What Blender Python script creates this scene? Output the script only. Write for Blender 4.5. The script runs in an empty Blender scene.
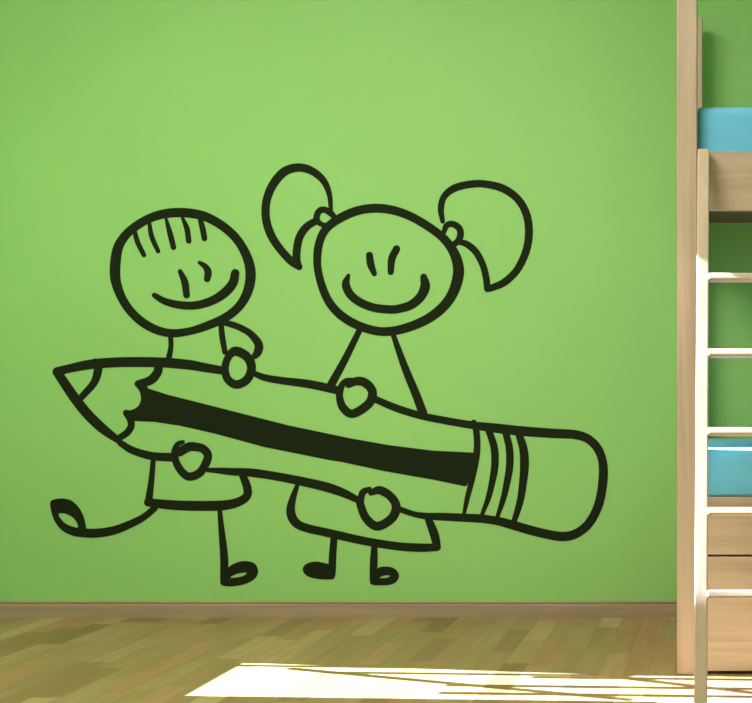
import bpy, bmesh, math, random
from mathutils import Vector, Matrix
from mathutils.geometry import tessellate_polygon
random.seed(4)
scene = bpy.context.scene
COL = scene.collection

# ------------------------------------------------------------------ helpers
def srgb(r, g, b):
    def f(c):
        c /= 255.0
        return c / 12.92 if c <= 0.04045 else ((c + 0.055) / 1.055) ** 2.4
    return (f(r), f(g), f(b), 1.0)

def link(name, me, mat, parent=None):
    o = bpy.data.objects.new(name, me)
    COL.objects.link(o)
    if mat:
        me.materials.append(mat)
    if parent:
        o.parent = parent
    return o

def obj(name, bm, mat, parent=None, smooth=False):
    me = bpy.data.meshes.new(name)
    bmesh.ops.recalc_face_normals(bm, faces=bm.faces)
    bm.to_mesh(me)
    bm.free()
    if smooth:
        for p in me.polygons:
            p.use_smooth = True
    return link(name, me, mat, parent)

def thing(name, label, cat, loc=(0, 0, 0), group=None):
    o = bpy.data.objects.new(name, None)
    o.empty_display_size = 0.1
    COL.objects.link(o)
    o.location = loc
    o['label'] = label
    o['category'] = cat
    if group:
        o['group'] = group
    return o

def box(bm, x0, x1, y0, y1, z0, z1, bev=0.0, seg=2):
    r = bmesh.ops.create_cube(bm, size=1.0)
    vs = r['verts']
    for v in vs:
        v.co = Vector(((x0 + x1) / 2 + v.co.x * (x1 - x0),
                       (y0 + y1) / 2 + v.co.y * (y1 - y0),
                       (z0 + z1) / 2 + v.co.z * (z1 - z0)))
    if bev > 0:
        es = list({e for v in vs for e in v.link_edges})
        bmesh.ops.bevel(bm, geom=es, offset=bev, segments=seg, profile=0.5, affect='EDGES')

def boxmesh(x0, x1, y0, y1, z0, z1, bev=0.0, seg=2):
    bm = bmesh.new()
    box(bm, x0, x1, y0, y1, z0, z1, bev, seg)
    return bm

def shift(bm, loc):
    bmesh.ops.translate(bm, verts=bm.verts, vec=-Vector(loc))
    return bm

# ------------------------------------------------------------------ materials
def new_mat(name):
    m = bpy.data.materials.new(name)
    m.use_nodes = True
    nt = m.node_tree
    return m, nt, nt.nodes['Principled BSDF'], nt.nodes.new, nt.links.new

def math_node(nt, op, a, b=None):
    n = nt.nodes.new('ShaderNodeMath')
    n.operation = op
    for i, v in enumerate((a, b)):
        if v is None:
            continue
        if isinstance(v, (int, float)):
            n.inputs[i].default_value = v
        else:
            nt.links.new(v, n.inputs[i])
    return n.outputs[0]

def ramp(nt, fac, stops, interp='LINEAR'):
    r = nt.nodes.new('ShaderNodeValToRGB')
    cr = r.color_ramp
    cr.interpolation = interp
    while len(cr.elements) < len(stops):
        cr.elements.new(0.5)
    for e, (p, c) in zip(cr.elements, stops):
        e.position = p
        e.color = c
    nt.links.new(fac, r.inputs[0])
    return r.outputs[0]

def mat_paint(name, c, rough=0.6, var=0.05, scale=1.5, bump=0.0):
    m, nt, b, N, L = new_mat(name)
    tc = N('ShaderNodeTexCoord')
    nz = N('ShaderNodeTexNoise')
    nz.inputs['Scale'].default_value = scale
    nz.inputs['Detail'].default_value = 4
    L(tc.outputs['Object'], nz.inputs['Vector'])
    lo = tuple(x * (1 - var) for x in c[:3]) + (1,)
    hi = tuple(min(1, x * (1 + var)) for x in c[:3]) + (1,)
    L(ramp(nt, nz.outputs['Fac'], [(0.3, lo), (0.7, hi)]), b.inputs['Base Color'])
    b.inputs['Roughness'].default_value = rough
    b.inputs['Specular IOR Level'].default_value = 0.25
    if bump:
        n2 = N('ShaderNodeTexNoise')
        n2.inputs['Scale'].default_value = 160
        L(tc.outputs['Object'], n2.inputs['Vector'])
        bp = N('ShaderNodeBump')
        bp.inputs['Strength'].default_value = bump
        bp.inputs['Distance'].default_value = 0.002
        L(n2.outputs['Fac'], bp.inputs['Height'])
        L(bp.outputs[0], b.inputs['Normal'])
    return m

def mat_wood(name, axis, c0, c1, c2, rough=0.5):
    """pale beech with grain running along the given axis"""
    m, nt, b, N, L = new_mat(name)
    tc = N('ShaderNodeTexCoord')
    mp = N('ShaderNodeMapping')
    s = [26.0, 26.0, 26.0]
    s['xyz'.index(axis)] = 1.3
    mp.inputs['Scale'].default_value = s
    L(tc.outputs['Object'], mp.inputs['Vector'])
    nz = N('ShaderNodeTexNoise')
    nz.inputs['Scale'].default_value = 1.0
    nz.inputs['Detail'].default_value = 5
    nz.inputs['Distortion'].default_value = 0.6
    L(mp.outputs[0], nz.inputs['Vector'])
    L(ramp(nt, nz.outputs['Fac'], [(0.25, c0), (0.5, c1), (0.75, c2)]), b.inputs['Base Color'])
    b.inputs['Roughness'].default_value = rough
    b.inputs['Specular IOR Level'].default_value = 0.3
    return m

def mat_parquet(name):
    m, nt, b, N, L = new_mat(name)
    tc = N('ShaderNodeTexCoord')
    sp = N('ShaderNodeSeparateXYZ')
    L(tc.outputs['Object'], sp.inputs[0])
    W, LEN = 0.084, 0.36
    rx = math_node(nt, 'DIVIDE', sp.outputs['X'], W)
    row = math_node(nt, 'FLOOR', rx)
    wn = N('ShaderNodeTexWhiteNoise'); wn.noise_dimensions = '1D'
    L(row, wn.inputs['W'])
    ly = math_node(nt, 'ADD', math_node(nt, 'DIVIDE', sp.outputs['Y'], LEN),
                   math_node(nt, 'MULTIPLY', wn.outputs['Value'], 7.0))
    colm = math_node(nt, 'FLOOR', ly)
    cb = N('ShaderNodeCombineXYZ')
    L(row, cb.inputs[0]); L(colm, cb.inputs[1])
    w2 = N('ShaderNodeTexWhiteNoise'); w2.noise_dimensions = '2D'
    L(cb.outputs[0], w2.inputs['Vector'])
    tone = ramp(nt, w2.outputs['Value'], FLOOR_TONES)
    # grain along the strip
    mp = N('ShaderNodeMapping'); mp.inputs['Scale'].default_value = (45, 2.2, 1)
    L(tc.outputs['Object'], mp.inputs['Vector'])
    nz = N('ShaderNodeTexNoise'); nz.inputs['Detail'].default_value = 4
    nz.inputs['Scale'].default_value = 1.0
    L(mp.outputs[0], nz.inputs['Vector'])
    grain = ramp(nt, nz.outputs['Fac'], [(0.25, (0.84, 0.84, 0.84, 1)), (0.75, (1.1, 1.1, 1.1, 1))])
    mx = N('ShaderNodeMixRGB'); mx.blend_type = 'MULTIPLY'; mx.inputs[0].default_value = 1
    L(tone, mx.inputs[1]); L(grain, mx.inputs[2])
    # thin joints
    def joint(v, w):
        f = math_node(nt, 'FRACT', v)
        d = math_node(nt, 'MINIMUM', f, math_node(nt, 'SUBTRACT', 1.0, f))
        return math_node(nt, 'LESS_THAN', d, w)
    j = math_node(nt, 'MAXIMUM', joint(rx, 0.014), joint(ly, 0.004))
    m2 = N('ShaderNodeMixRGB'); m2.blend_type = 'MULTIPLY'
    L(math_node(nt, 'MULTIPLY', j, 0.25), m2.inputs[0])
    L(mx.outputs[0], m2.inputs[1]); m2.inputs[2].default_value = (0.3, 0.22, 0.12, 1)
    L(m2.outputs[0], b.inputs['Base Color'])
    b.inputs['Roughness'].default_value = 0.45
    b.inputs['Specular IOR Level'].default_value = 0.3
    return m

# ---- tunables
WALL_C = srgb(153, 207, 120)
FLOOR_TONES = [(0.0, srgb(140, 110, 70)), (0.25, srgb(168, 142, 98)), (0.5, srgb(154, 134, 84)),
               (0.75, srgb(172, 130, 90)), (1.0, srgb(182, 162, 110))]
WORLD_S = 0.88
SUN_S = 60.0
EXPOSURE = 0.0
FILL_W = 112.0

M_WALL = mat_paint('green_wall_paint', WALL_C, 0.65, 0.025, 1.2, 0.08)
M_CEIL = mat_paint('white_ceiling_paint', srgb(236, 234, 228), 0.8, 0.01)
M_SIDE = mat_paint('green_side_paint', WALL_C, 0.65, 0.025, 1.2)
M_FLOOR = mat_parquet('oak_strip_parquet')
M_BASE = mat_wood('baseboard_wood', 'x', srgb(156, 134, 108), srgb(168, 146, 118), srgb(178, 156, 128), 0.55)
WA, WB, WC = srgb(178, 150, 124), srgb(197, 171, 146), srgb(208, 183, 159)
M_WZ = mat_wood('beech_upright', 'z', WA, WB, WC)
M_WX = mat_wood('beech_lengthwise', 'x', WA, WB, WC)
M_WY = mat_wood('beech_crosswise', 'y', WA, WB, WC)
M_LAD = mat_wood('beech_ladder', 'z', srgb(200, 174, 146), srgb(208, 184, 156), srgb(216, 194, 168))
M_RUNG = mat_wood('beech_rung', 'x', srgb(200, 174, 146), srgb(208, 184, 156), srgb(216, 194, 168))
M_TURQ = mat_paint('turquoise_sheet', srgb(112, 194, 228), 0.85, 0.02, 3.0, 0.15)
M_VINYL = mat_paint('dark_vinyl', srgb(30, 38, 20), 0.8, 0.05, 6.0)
M_VINYL.node_tree.nodes['Principled BSDF'].inputs['Specular IOR Level'].default_value = 0.08
M_PLY = mat_wood('dark_plywood', 'x', srgb(110, 88, 62), srgb(120, 98, 70), srgb(130, 106, 78), 0.7)
M_FRAME = mat_paint('white_window_paint', srgb(235, 233, 226), 0.5, 0.01)
M_DARK = mat_paint('dark_rubber', srgb(40, 38, 36), 0.7, 0.02)

# ------------------------------------------------------------------ measures
F_PX = 1137.0                 # focal length in pixels of the 752 px wide frame
PX, PY = 726.0, 390.0         # where the optical axis meets the photograph
CAM_H = 0.93
Y_WALL = 4.66
X_LEFT = -3.3
CEIL = 3.3

# ------------------------------------------------------------------ the room
def struct(name, bm, mat, parent=None):
    o = obj(name, bm, mat, parent)
    if parent is None:
        o['kind'] = 'structure'
    return o

struct('floor', boxmesh(X_LEFT - 0.15, 4.2, -2.5, Y_WALL + 0.15, -0.1, 0.0), M_FLOOR)
struct('wall_back', boxmesh(X_LEFT - 0.15, 4.2, Y_WALL, Y_WALL + 0.15, 0.0, CEIL), M_WALL)
struct('wall_right', boxmesh(2.1, 2.25, -2.5, Y_WALL, 0.0, CEIL), M_SIDE)
struct('ceiling', boxmesh(X_LEFT - 0.15, 4.2, -2.5, Y_WALL + 0.15, CEIL, CEIL + 0.1), M_CEIL)

# left wall with a tall narrow window that lets the strip of sun in
WY0, WY1, WZ0, WZ1 = 3.476, 3.985, 0.91, 3.2
bm = bmesh.new()
xa, xb = X_LEFT - 0.15, X_LEFT
box(bm, xa, xb, -2.5, WY0, 0, CEIL)
box(bm, xa, xb, WY1, Y_WALL, 0, CEIL)
box(bm, xa, xb, WY0, WY1, 0, WZ0)
box(bm, xa, xb, WY0, WY1, WZ1, CEIL)
struct('wall_left', bm, M_SIDE)
bm = bmesh.new()
fx0, fx1, t = X_LEFT - 0.03, X_LEFT - 0.005, 0.004
box(bm, fx0, fx1, WY0, WY0 + t, WZ0, WZ1)
box(bm, fx0, fx1, WY1 - t, WY1, WZ0, WZ1)
box(bm, fx0, fx1, WY0, WY1, WZ0, WZ0 + t)
box(bm, fx0, fx1, WY0, WY1, WZ1 - t, WZ1)
win = struct('window_1', bm, M_FRAME)
def slat(y0, y1, z0, z1, k=0):
    """unseen upright strip added in the window to shape the sun patch"""
    obj('sun_blocker', boxmesh(fx0 + 0.002 + 0.003 * k, fx0 + 0.004 + 0.003 * k, y0, y1, z0, z1), M_FRAME, win)
def loose(quad, k):  # four-cornered strip, added unseen to trim the sunlight on floor and bed
    bm = bmesh.new()
    vs = []
    for x in (fx0 + 0.002 + 0.003 * k, fx0 + 0.004 + 0.003 * k):
        for y, z in quad:
            vs.append(bm.verts.new((x, y, z)))
    bm.faces.new(vs[:4]); bm.faces.new(vs[4:])
    for i in range(4):
        q = (i + 1) % 4
        bm.faces.new((vs[i], vs[q], vs[4 + q], vs[4 + i]))
    obj('sun_blocker', bm, M_FRAME, win)
slat(3.948, WY1, WZ0, 2.35)
loose([(3.950, 0.93), (3.838, 1.66), (3.838, 2.35), (3.950, 2.35)], 1)
slat(3.838, 3.920, 2.35, WZ1)
slat(WY0, 3.536, WZ0, 1.72)
slat(3.900, 3.927, WZ0, 1.4, 2)
slat(3.822, 3.850, 1.10, 1.66, 2)
slat(3.790, 3.820, 1.48, 2.0, 2)
slat(3.678, 3.710, 1.34, 2.0, 2)
slat(3.586, 3.618, 1.34, 2.0, 2)
def leaning(y0, z0, y1, z1, w, k):  # tilted strip added to cast a diagonal stripe across the sunlit floor
    d = Vector((y1 - y0, z1 - z0)).normalized()
    nx, nz = -d.y * w / 2, d.x * w / 2
    loose([(y0 + nx, z0 + nz), (y1 + nx, z1 + nz), (y1 - nx, z1 - nz), (y0 - nx, z0 - nz)], k)
leaning(3.8845, 1.019, 3.549, 1.673, 0.030, 3)
leaning(3.833, 1.608, 3.64, 1.878, 0.030, 4)

# baseboard with a moulded cap
prof = [(0.0, 0.0), (0.014, 0.0), (0.014, 0.050), (0.010, 0.053), (0.010, 0.056), (0.0125, 0.058),
        (0.0125, 0.064), (0.011, 0.066), (0.0, 0.066)]
bm = bmesh.new()
rings = []
for x in (X_LEFT, 4.2):
    rings.append([bm.verts.new((x, Y_WALL - 0.0005 - p[0], p[1])) for p in prof])
n = len(prof)
for i in range(n):
    k = (i + 1) % n
    bm.faces.new((rings[0][i], rings[0][k], rings[1][k], rings[1][i]))
bm.faces.new(rings[0]); bm.faces.new(rings[1][::-1])
struct('baseboard_back', bm, M_BASE)

# ------------------------------------------------------------------ bunk bed
BX0, BX1 = -0.160, 1.93       # outer ends
FY, BY = 3.71, 4.605          # front and back faces
PW = 0.0655                   # post thickness
bed_loc = (0.885, 4.157, 0)
bed = thing('bunk_bed', 'pale beech bunk bed with tall square posts against green wall', 'bunk bed', bed_loc)
def bp(name, bm, mat, parent=None):
    return obj(name, shift(bm, bed_loc), mat, parent or bed)
for x0 in (BX0, BX1 - PW):
    for y0 in (FY, BY - PW):
        bp('post', boxmesh(x0, x0 + PW, y0, y0 + PW, 0, 2.42, 0.003), M_WZ)
ix0, ix1 = BX0 + PW, BX1 - PW
# upper side rails
bp('side_rail', boxmesh(ix0, ix1, FY + 0.005, FY + 0.030, 1.517, 1.71, 0.003), M_WX)
bp('side_rail', boxmesh(ix0, ix1, BY - 0.035, BY - 0.010, 1.60, 1.78, 0.003), M_WX)
# lower side rails, the front one with a set-back lip under the mattress
bp('side_rail', boxmesh(ix0, ix1, FY + 0.005, FY + 0.030, 0.392, 0.537, 0.002), M_WX)
bp('mattress_lip', boxmesh(ix0, ix1, FY + 0.031, FY + 0.050, 0.500, 0.578, 0.002), M_WX)
bp('side_rail', boxmesh(ix0, ix1, BY - 0.035, BY - 0.010, 0.392, 0.578, 0.002), M_WX)
# end boards
for x0 in (BX0 + 0.018, BX1 - 0.043):
    for z0, z1 in ((0.39, 0.60), (1.517, 1.80)):
        bp('end_board', boxmesh(x0, x0 + 0.025, FY + PW, BY - PW, z0, z1, 0.003), M_WY)
# panels under the mattresses
for zb in (1.601, 0.545):
    bm = boxmesh(ix0 + 0.002, ix1 - 0.002, FY + 0.052, BY - 0.037, zb, zb + 0.018)
    bp('base_panel', bm, M_PLY)
# drawer below
bm = bmesh.new()
box(bm, ix0 + 0.004, ix1 - 0.004, FY + 0.004, FY + 0.024, 0.110, 0.385, 0.002)
box(bm, ix0 + 0.004, ix1 - 0.004, FY + 0.0045, FY + 0.024, 0.012, 0.1095, 0.001)
dr = bp('drawer', bm, M_WX)
bm = bmesh.new()
box(bm, ix0 + 0.02, ix1 - 0.02, FY + 0.025, FY + 0.75, 0.06, 0.075)
box(bm, ix0 + 0.02, ix0 + 0.036, FY + 0.025, FY + 0.75, 0.075, 0.33)
box(bm, ix1 - 0.036, ix1 - 0.02, FY + 0.025, FY + 0.75, 0.075, 0.33)
box(bm, ix0 + 0.036, ix1 - 0.036, FY + 0.734, FY + 0.75, 0.075, 0.33)
obj('drawer_box', shift(bm, bed_loc), M_WX, dr)
for x in (ix0 + 0.1, ix1 - 0.1):
    for y in (FY + 0.12, FY + 0.66):
        bm = bmesh.new()
        bmesh.ops.create_cone(bm, cap_ends=True, segments=20, radius1=0.03, radius2=0.03, depth=0.02,
                              matrix=Matrix.Translation((x, y, 0.03)) @ Matrix.Rotation(math.pi / 2, 4, 'X'))
        obj('castor', shift(bm, bed_loc), M_DARK, dr)

# mattresses
def mattress(label, x0, x1, y0, y1, z0, z1, rad):
    bm = boxmesh(x0, x1, y0, y1, z0, z1)
    ex = [e for e in bm.edges if abs((e.verts[0].co - e.verts[1].co).x) > 0.1 and e.verts[0].co.z > (z0 + z1) / 2]
    bmesh.ops.bevel(bm, geom=ex, offset=rad, segments=8, profile=0.5, affect='EDGES')
    ex = [e for e in bm.edges if e.calc_face_angle(0) > 0.8]
    bmesh.ops.bevel(bm, geom=ex, offset=0.012, segments=3, profile=0.5, affect='EDGES')
    loc = ((x0 + x1) / 2, (y0 + y1) / 2, z0)
    o = obj('mattress', shift(bm, loc), M_TURQ, None, smooth=True)
    o.location = loc
    o['label'] = label
    o['category'] = 'mattress'
    o['group'] = 'turquoise mattresses on the bunk bed'
    return o
mattress('turquoise mattress on the upper bunk above the ladder top', ix0 + 0.001, ix1 - 0.001, FY + 0.034, BY - 0.04, 1.62, 1.868, 0.035)
mattress('turquoise mattress on the lower bunk behind the ladder rungs', ix0 + 0.001, ix1 - 0.001, FY + 0.034, BY - 0.04, 0.5785, 0.737, 0.05)

# ------------------------------------------------------------------ ladder leaning on the bed
LK, L0 = 0.2456, 3.27         # lean: y = L0 + LK * z
lad_loc = (0.13, L0, 0)
lad = thing('bunk_ladder', 'slim pale wooden ladder leaning on the bunk bed front', 'ladder', lad_loc)
LT, LW = 0.0165, 0.019         # half thickness, half width
LX = (-0.073, 0.333)
for cx in LX:
    bm = bmesh.new()
    q = []
    for x in (cx - LW, cx + LW):
        for z in (0.0, 1.71):
            for s in (-1, 1):
                q.append(bm.verts.new((x, L0 + LK * z + s * LT, z)))
    # order: x(2) z(2) s(2)
    a = q
    for f in ((0, 1, 3, 2), (4, 6, 7, 5), (0, 2, 6, 4), (1, 5, 7, 3), (0, 4, 5, 1), (2, 3, 7, 6)):
        bm.faces.new([a[i] for i in f])
    bmesh.ops.bevel(bm, geom=list(bm.edges), offset=0.004, segments=3, profile=0.5, affect='EDGES')
    obj('ladder_rail', shift(bm, lad_loc), M_LAD, lad)
ang = math.atan(LK)
for z in (1.283, 1.0425, 0.802, 0.565, 0.328):
    bm = boxmesh(LX[0] + LW - 0.002, LX[1] - LW + 0.002, -0.0205, 0.0145, -0.0115, 0.0115, 0.006, 4)
    bmesh.ops.rotate(bm, verts=bm.verts, cent=(0, 0, 0), matrix=Matrix.Rotation(-ang, 3, 'X'))
    bmesh.ops.translate(bm, verts=bm.verts, vec=(0, L0 + LK * z, z))
    obj('rung', shift(bm, lad_loc), M_RUNG, lad)

# ------------------------------------------------------------------ the wall sticker (flat cut vinyl)
S = Y_WALL / F_PX             # metres per photograph pixel on the wall
CX, CY = 330.0, 375.0
DEC = ((CX - PX) * S, Y_WALL - 0.0004, CAM_H - (CY - PY) * S)
decal = thing('wall_sticker', 'dark vinyl wall sticker of two stick children carrying a giant pencil', 'wall sticker', DEC)
def P(x, y, d=0.0):
    return Vector(((x - CX) * S, -d, -(y - CY) * S))

def cr(pts, closed=False, n=7):
    """Catmull-Rom through points of any dimension"""
    out = []
    N = len(pts)
    segs = N if closed else N - 1
    for i in range(segs):
        p1, p2 = pts[i], pts[(i + 1) % N]
        p0 = pts[i - 1] if (closed or i > 0) else tuple(2 * a - b for a, b in zip(p1, p2))
        p3 = pts[(i + 2) % N] if (closed or i + 2 < N) else tuple(2 * b - a for a, b in zip(p1, p2))
        for k in range(n):
            t = k / n
            out.append(tuple(0.5 * (2 * b + (c - a) * t + (2 * a - 5 * b + 4 * c - d) * t * t
                                    + (3 * b - a - 3 * c + d) * t ** 3)
                             for a, b, c, d in zip(p0, p1, p2, p3)))
    if not closed:
        out.append(tuple(pts[-1]))
    return out

THICK = 0.0008
LAYER = [0]
def extrude_faces(bm, front, faces):
    """front: list of 2-D px points, faces: index tuples; gives the sheet its thickness"""
    LAYER[0] += 1
    d = THICK + (LAYER[0] % 40) * 0.000004
    vf = [bm.verts.new(P(x, y, d)) for x, y in front]
    vb = [bm.verts.new(P(x, y, 0.0)) for x, y in front]
    cnt = {}
    for f in faces:
        try:
            bm.faces.new([vf[i] for i in f])
            bm.faces.new([vb[i] for i in reversed(f)])
        except ValueError:
            continue
        for i in range(len(f)):
            e = (f[i], f[(i + 1) % len(f)])
            cnt[e] = 1
    for (a, b) in list(cnt):
        if (b, a) not in cnt:
            try:
                bm.faces.new((vf[b], vf[a], vb[a], vb[b]))
            except ValueError:
                pass

def stroke(bm, pts, closed=False, n=7):
    pts = [p if len(p) == 3 else (p[0], p[1], 7.0) for p in pts]
    c = cr(pts, closed, n)
    N = len(c)
    if closed and len(pts) > 20:          # long hand-drawn loops: ease out small kinks
        for _ in range(20):
            c = [tuple((a + 2 * b + d) / 4 for a, b, d in zip(c[i - 1], c[i], c[(i + 1) % N])) for i in range(N)]
    L, R = [], []
    for i in range(N):
        a = c[(i - 1) % N] if (closed or i > 0) else c[i]
        b = c[(i + 1) % N] if (closed or i < N - 1) else c[i]
        tx, ty = b[0] - a[0], b[1] - a[1]
        l = math.hypot(tx, ty) or 1.0
        nx, ny = -ty / l, tx / l
        w = max(c[i][2] + 0.5, 1.0) / 2
        L.append((c[i][0] + nx * w, c[i][1] + ny * w))
        R.append((c[i][0] - nx * w, c[i][1] - ny * w))
    front = L + R
    faces = []
    for i in range(N if closed else N - 1):
        k = (i + 1) % N
        faces.append((i, k, N + k, N + i))
    if not closed:
        for end in (0, N - 1):
            cx, cy, w = c[end]
            w = max(w + 0.5, 1.0) / 2
            pa, pb = (R[0], L[0]) if end == 0 else (L[-1], R[-1])
            ia, ib = (N, 0) if end == 0 else (N - 1, 2 * N - 1)
            a0 = math.atan2(pa[1] - cy, pa[0] - cx)
            # half-circle on the outer side of the end
            q = c[1] if end == 0 else c[-2]
            ox, oy = cx - q[0], cy - q[1]
            sgn = 1 if (math.cos(a0 + math.pi / 2) * ox + math.sin(a0 + math.pi / 2) * oy) > 0 else -1
            ids = [ia]
            for k in range(1, 8):
                an = a0 + sgn * math.pi * k / 8
                ids.append(len(front))
                front.append((cx + w * math.cos(an), cy + w * math.sin(an)))
            ids.append(ib)
            faces.append(tuple(ids[::-1]) if end == 0 else tuple(ids[::-1]))
    # make every face wind the same way so shared edges are seen as shared
    fixed = []
    for f in faces:
        A = sum(front[f[i]][0] * front[f[(i + 1) % len(f)]][1] - front[f[(i + 1) % len(f)]][0] * front[f[i]][1]
                for i in range(len(f)))
        fixed.append(tuple(f) if A > 0 else tuple(reversed(f)))
    extrude_faces(bm, front, fixed)

def blob(bm, outer, holes=(), smooth=True):
    """filled shape with optional holes"""
    loops = [cr(outer, True, 5) if smooth else list(outer)]
    loops += [cr(h, True, 5) for h in holes]
    front = [p for l in loops for p in l]
    tris = tessellate_polygon([[Vector((x, y, 0)) for x, y in l] for l in loops])
    fixed = []
    for f in tris:
        A = sum(front[f[i]][0] * front[f[(i + 1) % 3]][1] - front[f[(i + 1) % 3]][0] * front[f[i]][1] for i in range(3))
        fixed.append(tuple(f) if A > 0 else tuple(reversed(f)))
    extrude_faces(bm, front, fixed)

def vinyl(name, parent, strokes=(), closed=(), blobs=()):
    bm = bmesh.new()
    for s in strokes:
        stroke(bm, s)
    for s in closed:
        stroke(bm, s, True)
    for b in blobs:
        blob(bm, *b)
    me = bpy.data.meshes.new(name)
    bm.to_mesh(me)
    bm.free()
    return link(name, me, M_VINYL, parent)

# ---- the boy
boy = vinyl('boy_figure', decal, strokes=[
    [(153.5, 458, 4.5), (151.5, 480, 5.5), (148.9, 499.8, 7)],
    [(148.3, 502.3, 8), (169.8, 504.8, 9), (195.8, 505.8, 9.5), (221.7, 505.4, 9.5), (237.7, 502.2, 8.5),
     (246.6, 496.3, 8), (247.4, 488, 8), (242.7, 475, 7)]])
vinyl('torso_line', boy, strokes=[[(170.5, 334, 4.5), (171, 346.3, 4.6), (168.8, 358.8, 5.5), (168.5, 361, 5.5)]])
vinyl('torso_line', boy, strokes=[[(221.1, 322, 5), (222.2, 336, 5.5), (225, 352, 5)]])
vinyl('head', boy, closed=[[
    (114.7, 272, 10.3), (116.6, 251, 9.8), (121.3, 240.8, 8.8), (129.2, 231, 8.3), (144.6, 220.2, 8.3), (162, 213.8, 8.6), (180, 212.2, 9),
    (199.5, 214.3, 8.9), (213.5, 220, 8.5), (227, 229, 8.5), (237.6, 239.5, 8.3), (245, 251.7, 8.7), (250, 265, 9.5),
    (250.9, 276.7, 10), (248.8, 289.5, 9.3), (242.8, 302.3, 8.5), (234.7, 311.2, 8.2), (226, 317.3, 8.4), (218.4, 321.3, 8.2),
    (202.4, 327.6, 7.8), (191.2, 331, 7), (180, 332.9, 7.6), (169.3, 333.4, 7.8), (154.5, 329.6, 8.2), (140.2, 321, 8.4),
    (128.8, 309.5, 8.1), (121.1, 297, 8.3), (116.3, 283.7, 9.3)]])
hair = vinyl('hair', boy, strokes=[
    [(134.5, 231, 4.3), (137.9, 242.7, 4.6), (144, 255, 4.2)],
    [(149.3, 222, 3.2), (151.7, 236.3, 4.5), (158.2, 251.2, 4)],
    [(166, 218.3, 2.5), (170, 233, 5), (173.6, 247.3, 5)],
    [(182, 216.5, 2.5), (187, 228.8, 5), (188.8, 241, 5)],
    [(200.3, 219, 4.5), (203, 230, 5.5), (204.5, 238.4, 5.2)]])
vinyl('eye', boy, strokes=[[(180.2, 271.5, 4.2), (184.8, 282, 6.6), (186.7, 295.2, 6.2)]])
vinyl('eye', boy, strokes=[[(199.7, 262.6, 3.3), (205.6, 266.8, 5.6), (208.2, 272.4, 6.8), (207.2, 279, 6)]])
vinyl('smile', boy, strokes=[[(154.6, 295.4, 5), (165, 301.3, 6.5), (180, 305, 7.5), (196, 305.3, 7.8), (212, 300.7, 8.2),
                              (224.8, 292.7, 9), (233, 283, 8.8), (235.3, 273.2, 8)]])
vinyl('arm', boy, strokes=[[(222, 322, 5), (231, 324.3, 6), (239.5, 327.3, 6), (250.7, 333.9, 6.6), (258.6, 344, 8),
                            (258, 351.5, 8), (255, 356, 6)]])
vinyl('hand', boy, closed=[[(225.1, 368.3, 7.2), (228.6, 356.8, 7), (235.8, 351.2, 9), (247, 356.8, 8.7), (251.6, 367.5, 8.5),
                            (247.2, 379.3, 8.2), (236.8, 384.5, 8.2), (227.9, 379.3, 7.6)]])
vinyl('hand', boy, strokes=[
    [(183, 442, 3.5), (177.5, 444.5, 5), (174.6, 452, 6.2), (175.3, 458, 6.2)],
    [(174.8, 456, 6), (177, 464, 7), (182.8, 472.6, 7.5),
                             (189.8, 476.6, 8), (199.5, 472.9, 8), (205.7, 463.9, 8), (207.9, 455, 8), (202.3, 448.3, 8),
                             (191.8, 446.4, 8.5)],
    [(195, 446.6, 8.3), (189, 446.9, 8.6), (179.5, 452, 8.6)]])
vinyl('leg', boy, strokes=[[(154.7, 508, 6), (146, 515.5, 6.3), (135.7, 521.6, 7), (115.2, 530, 8), (95, 533.2, 8.6), (80, 532.4, 8.6)]],
      blobs=[([(50.4, 506), (51.3, 500.8), (56, 499), (64, 498.5), (72.3, 501), (79, 507.7), (83.5, 516), (85.8, 525), (86.5, 533),
               (80, 536.8), (70, 534.7), (61, 529.3), (54, 519.5)],
              [[(58.7, 513.8), (65.9, 513.8), (74.6, 519), (78, 527.4), (67.7, 524.6), (61.8, 519.8)]])])
vinyl('leg', boy, strokes=[[(219.6, 508, 4), (222, 533.9, 6), (224.2, 557.3, 7.5), (224.2, 580.7, 7.4)]],
      blobs=[([(220.7, 581), (222.4, 585.2), (232, 586.3), (246, 583.7), (255.5, 578), (258.2, 570.5), (254.2, 563.2), (244.6, 561),
               (235.5, 563), (228, 568)],
              [[(230.6, 577.8), (236.6, 573.9), (246.7, 572.6), (242.3, 576.2)]])])

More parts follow.
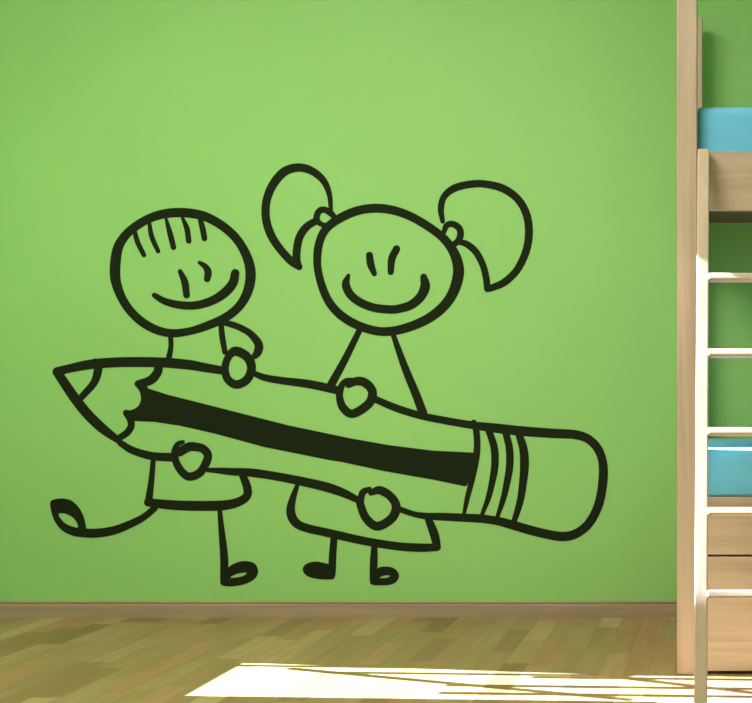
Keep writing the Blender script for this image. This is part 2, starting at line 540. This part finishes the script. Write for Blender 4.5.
# ---- the girl
girl = vinyl('girl_figure', decal, strokes=[
    [(298, 483.5, 3.5), (292.6, 499.4, 6.5), (290.8, 511.8, 8.5), (294.9, 521.6, 8.5), (304.9, 527.4, 8), (332, 533.7, 8),
     (365.9, 541.2, 7.8), (397.5, 546.2, 7.8), (420.1, 547.6, 8), (437, 547.3, 7)],
    [(437.2, 547, 7), (434.3, 534.4, 8.5), (427.6, 517, 6.5)]])
vinyl('torso_line', girl, strokes=[[(359.2, 331, 5.5), (345.5, 358.5, 6.8), (331.2, 384.8, 8)]])
vinyl('torso_line', girl, strokes=[[(392.6, 333, 4.5), (404.6, 366.5, 7), (415.7, 393.6, 8), (422.9, 412.8, 8.5)]])
vinyl('head', girl, closed=[[
    (317.2, 259.9, 7.5), (317.9, 248.5, 7.9), (321.2, 236.3, 7.6), (327.5, 226.6, 8), (338, 219.2, 8.4), (350.5, 212.9, 8.5),
    (361.9, 209.4, 8.3), (375.6, 208, 8.5), (388, 209, 8.4), (402, 212.6, 8.2), (415.7, 218.7, 8), (429.4, 227.2, 8), (440.8, 235.4, 8),
    (448.9, 244.2, 8.5), (455.4, 254.8, 9.5), (458.6, 266.7, 10.5), (458.5, 275.5, 10.8), (454.6, 290.5, 10), (446.4, 303.9, 9.5),
    (433.9, 315.4, 9.2), (419, 323.5, 8.8), (402, 329.4, 8.5), (388.4, 331.6, 8.4), (377, 331.4, 8.3), (361.9, 327.2, 8.3),
    (347.4, 320.3, 8.5), (335.7, 310.9, 8.2), (326.6, 298.7, 8), (320.4, 281.6, 7.5), (317.6, 268, 7.3)]])
vinyl('eye', girl, strokes=[[(369.5, 255.2, 6.5), (370.8, 264.4, 7), (374.3, 273.6, 5)]])
vinyl('eye', girl, strokes=[[(396.6, 248.9, 6.8), (391.9, 259, 7), (390.8, 272, 5.8)]])
vinyl('smile', girl, strokes=[[(348.4, 275.6, 3.4), (345.9, 284.2, 7.6), (350, 294, 8), (359.6, 302, 8), (373.3, 307.5, 8),
                               (388, 309.4, 8), (398, 308.9, 8), (411.2, 304.8, 8.5), (420.9, 296.4, 8.8), (425.2, 286.2, 9.3),
                               (423.8, 277.2, 6.5)]])
vinyl('pigtail', girl, strokes=[
    [(331, 210.5, 3.5), (329.4, 194.2, 5), (323.3, 180.4, 6.5), (311.3, 170.6, 7.5), (297.7, 167.6, 8), (284, 172, 8.5),
     (272.9, 184.9, 8.2), (266.6, 201, 7.8), (266, 218.1, 7.8), (270.4, 233.5, 8), (278.9, 247.5, 7.6), (291, 261, 7.5), (299.3, 267.3, 5.5)],
    [(299.6, 267, 5.5), (297, 261, 7), (296.8, 250.6, 7.5), (299.7, 236.9, 7.5), (307, 226.5, 7.3), (317, 220.5, 6.5)]])
vinyl('pigtail', girl, strokes=[
    [(442.7, 221.3, 4.3), (440.9, 209.1, 5.8), (443.9, 197, 6), (453.9, 188.5, 7), (469.3, 184.4, 7), (484.6, 184, 7), (503.4, 188.7, 7.5),
     (518.4, 199.8, 7.3), (527, 216, 7.5), (528.9, 234.7, 7.5), (525.6, 252.5, 7.3), (517, 270, 7), (505, 281.8, 7), (494, 287, 6.5),
     (487.5, 289, 6)],
    [(487.3, 288.8, 6.2), (486.5, 280, 6.3), (483.3, 266.2, 6.3), (476.2, 252.3, 6.5), (467, 244.3, 6.2), (458.6, 241.8, 5)]])
vinyl('hair_tie', girl, closed=[[(316.6, 217.6, 5.8), (319.2, 211.2, 6), (324.6, 209.8, 6), (331, 213.4, 6), (334.5, 218.5, 5),
                                 (331, 223, 5), (325.3, 225.3, 4.5), (319, 222.7, 5)]])
vinyl('hair_tie', girl, strokes=[[(443.9, 232, 4.3), (446.4, 225.9, 5.5), (452, 223.9, 6), (458.7, 227.6, 6.2), (460.6, 233.7, 6.4),
                                  (458.6, 240.3, 6), (454, 244.5, 5.5)]])
vinyl('hand', girl, strokes=[
    [(340.1, 391, 6), (342, 385.3, 6), (346, 381.2, 5.5), (352, 380.3, 5)],
    [(348.4, 385.2, 5.5), (356, 381.3, 8), (363.5, 382, 8.5), (370, 387, 8.5), (372.6, 394.4, 8.5), (368, 404.5, 8.5),
                              (352.7, 413.7, 8.2), (343, 407.5, 7.8), (339.6, 396.8, 6.8), (340.4, 390, 6.2)]])
vinyl('hand', girl, strokes=[[(371, 493, 5), (379.5, 490.2, 8), (390.2, 496, 8), (396.2, 506.2, 8.5), (391.9, 518.2, 8.5),
                              (377.4, 526.2, 8.5), (366.2, 518.2, 8), (360.4, 503.9, 7.5), (361.2, 497, 6.6)],
    [(361, 498, 6.4), (363.2, 492, 6.2), (369.3, 489.3, 5)]])
vinyl('leg', girl, strokes=[[(334.2, 536, 6.5), (332.7, 555.9, 7), (332, 571.7, 7.2), (331.5, 576, 6.5)]],
      blobs=[([(302.8, 569.5), (306, 564), (315, 561.5), (325.5, 563.2), (331, 566), (334.5, 576), (331.5, 579.3), (318.4, 579), (307.2, 576)],)])
vinyl('leg', girl, strokes=[[(374.5, 544, 5.5), (373.9, 560.4, 7.2), (373.4, 576.2, 7), (373.6, 580.5, 7)]],
      blobs=[([(370.2, 580.8), (372.2, 584.6), (380, 585.3), (390.5, 584.7), (397, 581), (399, 574.8), (394.4, 568.4), (385, 566.5),
               (377, 568.8)], [[(379.5, 578), (384, 575.6), (390.2, 575.6), (387.3, 577.6)]])])

# ---- the pencil
pen = vinyl('pencil_drawing', decal, strokes=[
    [(57, 371.6, 8.4), (69, 368.6, 8), (85, 365.3, 9), (97.7, 363.6, 9.4), (117, 362.3, 9.5), (140.7, 362, 9.6), (164.7, 362.6, 9.5),
     (189.3, 364.8, 9.4), (203.9, 367.4, 8.6), (222, 370.4, 7.8)],
    [(57, 371.8, 8.4), (63.5, 381.5, 9), (75.3, 398.7, 9.6), (88, 414.5, 9.6), (102.4, 428.3, 9.2), (117.5, 439.6, 6.5)],
    [(120.5, 443, 6), (132.8, 450.4, 7), (152, 456, 7.8), (172, 457.3, 8.2)],
    [(253, 373, 5), (265, 377.6, 6.4), (282.7, 380.7, 7), (309.8, 384.2, 8), (338, 390.3, 8)],
    [(374, 398.6, 6.5), (395.9, 407.9, 7), (420, 415.4, 7), (444.3, 420.4, 7), (473, 425.2, 7.4), (497.4, 428.3, 9), (520.4, 430.9, 9.3),
     (552.2, 433.3, 9), (574.4, 434.5, 8.7), (587.3, 438.5, 8.3), (596.5, 446.8, 8.3), (602, 458.8, 8.2), (603.4, 473.6, 8.7),
     (601.2, 494, 8.7), (596.3, 510.6, 8.5), (587.3, 525.2, 8.5), (575.5, 533.8, 8.7), (563.3, 536.5, 9), (548.5, 534.5, 8.8),
     (530, 530, 8.8), (511, 524.5, 8.5), (497.9, 521, 8), (482.3, 518.7, 8), (464.4, 517.7, 7.8), (443, 516.7, 7.3), (425.6, 516, 6.2),
     (413.9, 514, 5.2), (400.5, 509.5, 5.5)],
    [(205, 469.8, 3.5), (219, 470.6, 5.5), (232, 471.6, 7), (253, 472.8, 8), (279.8, 476.9, 8), (306.4, 482.3, 8.7), (327.7, 487.4, 9),
     (343.6, 493, 8), (358, 500, 6)]])
vinyl('pencil_point', pen, strokes=[[(95.7, 361, 5), (98, 366, 7.5), (97.9, 371.5, 8), (93.7, 383.3, 7), (80.5, 398.3, 6)]])
vinyl('sharpened_edge', pen, strokes=[[(158.8, 364, 8), (157.5, 372.3, 8.5), (150.5, 380.3, 8.5), (138.4, 383.9, 7)]])
vinyl('sharpened_edge', pen, strokes=[[(126.3, 412.9, 6), (130.2, 419, 6.6), (131.3, 425.5, 6.5), (127.6, 432.2, 6.5), (120.5, 437.2, 6)]])
stripe = [(136, 385.9), (140, 392.3), (140.9, 400), (137.8, 406.5), (131.4, 410), (125.5, 410.2), (123.4, 413.5), (128, 420),
          (134.4, 421)]
bot = [(155, 421.9), (180.6, 425.8), (215.7, 433.8), (264.3, 447), (329, 460), (340, 461.6), (384.7, 471.2), (433, 479.6), (455, 484.2),
       (462, 485.6), (464.5, 486.4), (467.2, 485.2), (469, 480.5)]
top = [(477, 468), (477, 453), (474, 452.6), (433, 450.6), (388.4, 445), (350, 438.2), (289, 425.4), (240, 413), (203, 403.5), (167.9, 394.7), (148, 388.3), (147, 385.5), (140, 383)]
vinyl('pencil_stripe', pen, blobs=[(cr(stripe, False, 5) + bot + top, (), False)])
vinyl('ferrule_band', pen, strokes=[[(473.7, 422.5, 5.5), (476.2, 430.5, 6), (477.2, 443.3, 6.2), (476.2, 457.4, 6.4), (472.6, 477, 5.5),
                                     (467.3, 498.3, 4.7), (463.8, 515, 3)]])
vinyl('ferrule_band', pen, strokes=[[(488.2, 429, 6.2), (494.1, 447, 7), (494.9, 465, 7), (491.8, 484, 6), (487.8, 499.6, 5), (481.8, 515, 3.4)]])
vinyl('ferrule_band', pen, strokes=[[(505.2, 431, 6.3), (509.4, 448.4, 7), (509.6, 466.3, 7), (506.5, 485, 6.2), (503.1, 499.6, 5.3), (497, 518, 3.5)]])
vinyl('ferrule_band', pen, strokes=[[(517.9, 431.5, 6.5), (523.3, 448.4, 8), (524.5, 465, 8.5), (523.1, 481.7, 7.5), (520.2, 501, 6.5), (513.6, 523, 5)]])

boy['label'] = 'line drawing of a boy with short hair strokes'
girl['label'] = 'line drawing of a girl with two pigtails'
pen['label'] = 'line drawing of a giant pencil with a filled stripe'

# ------------------------------------------------------------------ camera
cam = bpy.data.cameras.new('camera')
co = bpy.data.objects.new('camera', cam)
COL.objects.link(co)
co.location = (0, 0, CAM_H)
co.rotation_euler = (math.pi / 2, 0, 0)
cam.sensor_fit = 'HORIZONTAL'
cam.sensor_width = 36.0
cam.lens = F_PX / 752.0 * 36.0
cam.shift_x = (376.0 - PX) / 752.0
cam.shift_y = (PY - 351.5) / 752.0
cam.clip_start = 0.05
scene.camera = co

# ------------------------------------------------------------------ light
w = bpy.data.worlds.new('daylight')
w.use_nodes = True
scene.world = w
bg = w.node_tree.nodes['Background']
bg.inputs['Color'].default_value = (1.0, 0.98, 0.94, 1)
bg.inputs['Strength'].default_value = WORLD_S

sl = bpy.data.lights.new('sun', 'SUN')
sl.energy = SUN_S
sl.angle = math.radians(0.22)
sl.color = (0.79, 0.93, 1.26)
so = bpy.data.objects.new('sun', sl)
COL.objects.link(so)
so.location = (-6, 3.9, 5)
d = Vector((0.876, -0.04, -0.482)).normalized()
so.rotation_euler = d.to_track_quat('-Z', 'Y').to_euler()

al = bpy.data.lights.new('added_fill', 'AREA')  # soft fill added below the ceiling to brighten wall and floor, no fixture
al.shape = 'DISK'
al.size = 1.8
al.energy = FILL_W
al.color = (1.0, 0.97, 0.9)
ao = bpy.data.objects.new('added_fill', al)
COL.objects.link(ao)
ao.location = (-1.6, 2.1, CEIL - 0.05)

vs = scene.view_settings
vs.view_transform = 'Standard'
vs.look = 'None'
vs.exposure = EXPOSURE
vs.gamma = 1.0
vs.use_curve_mapping = False
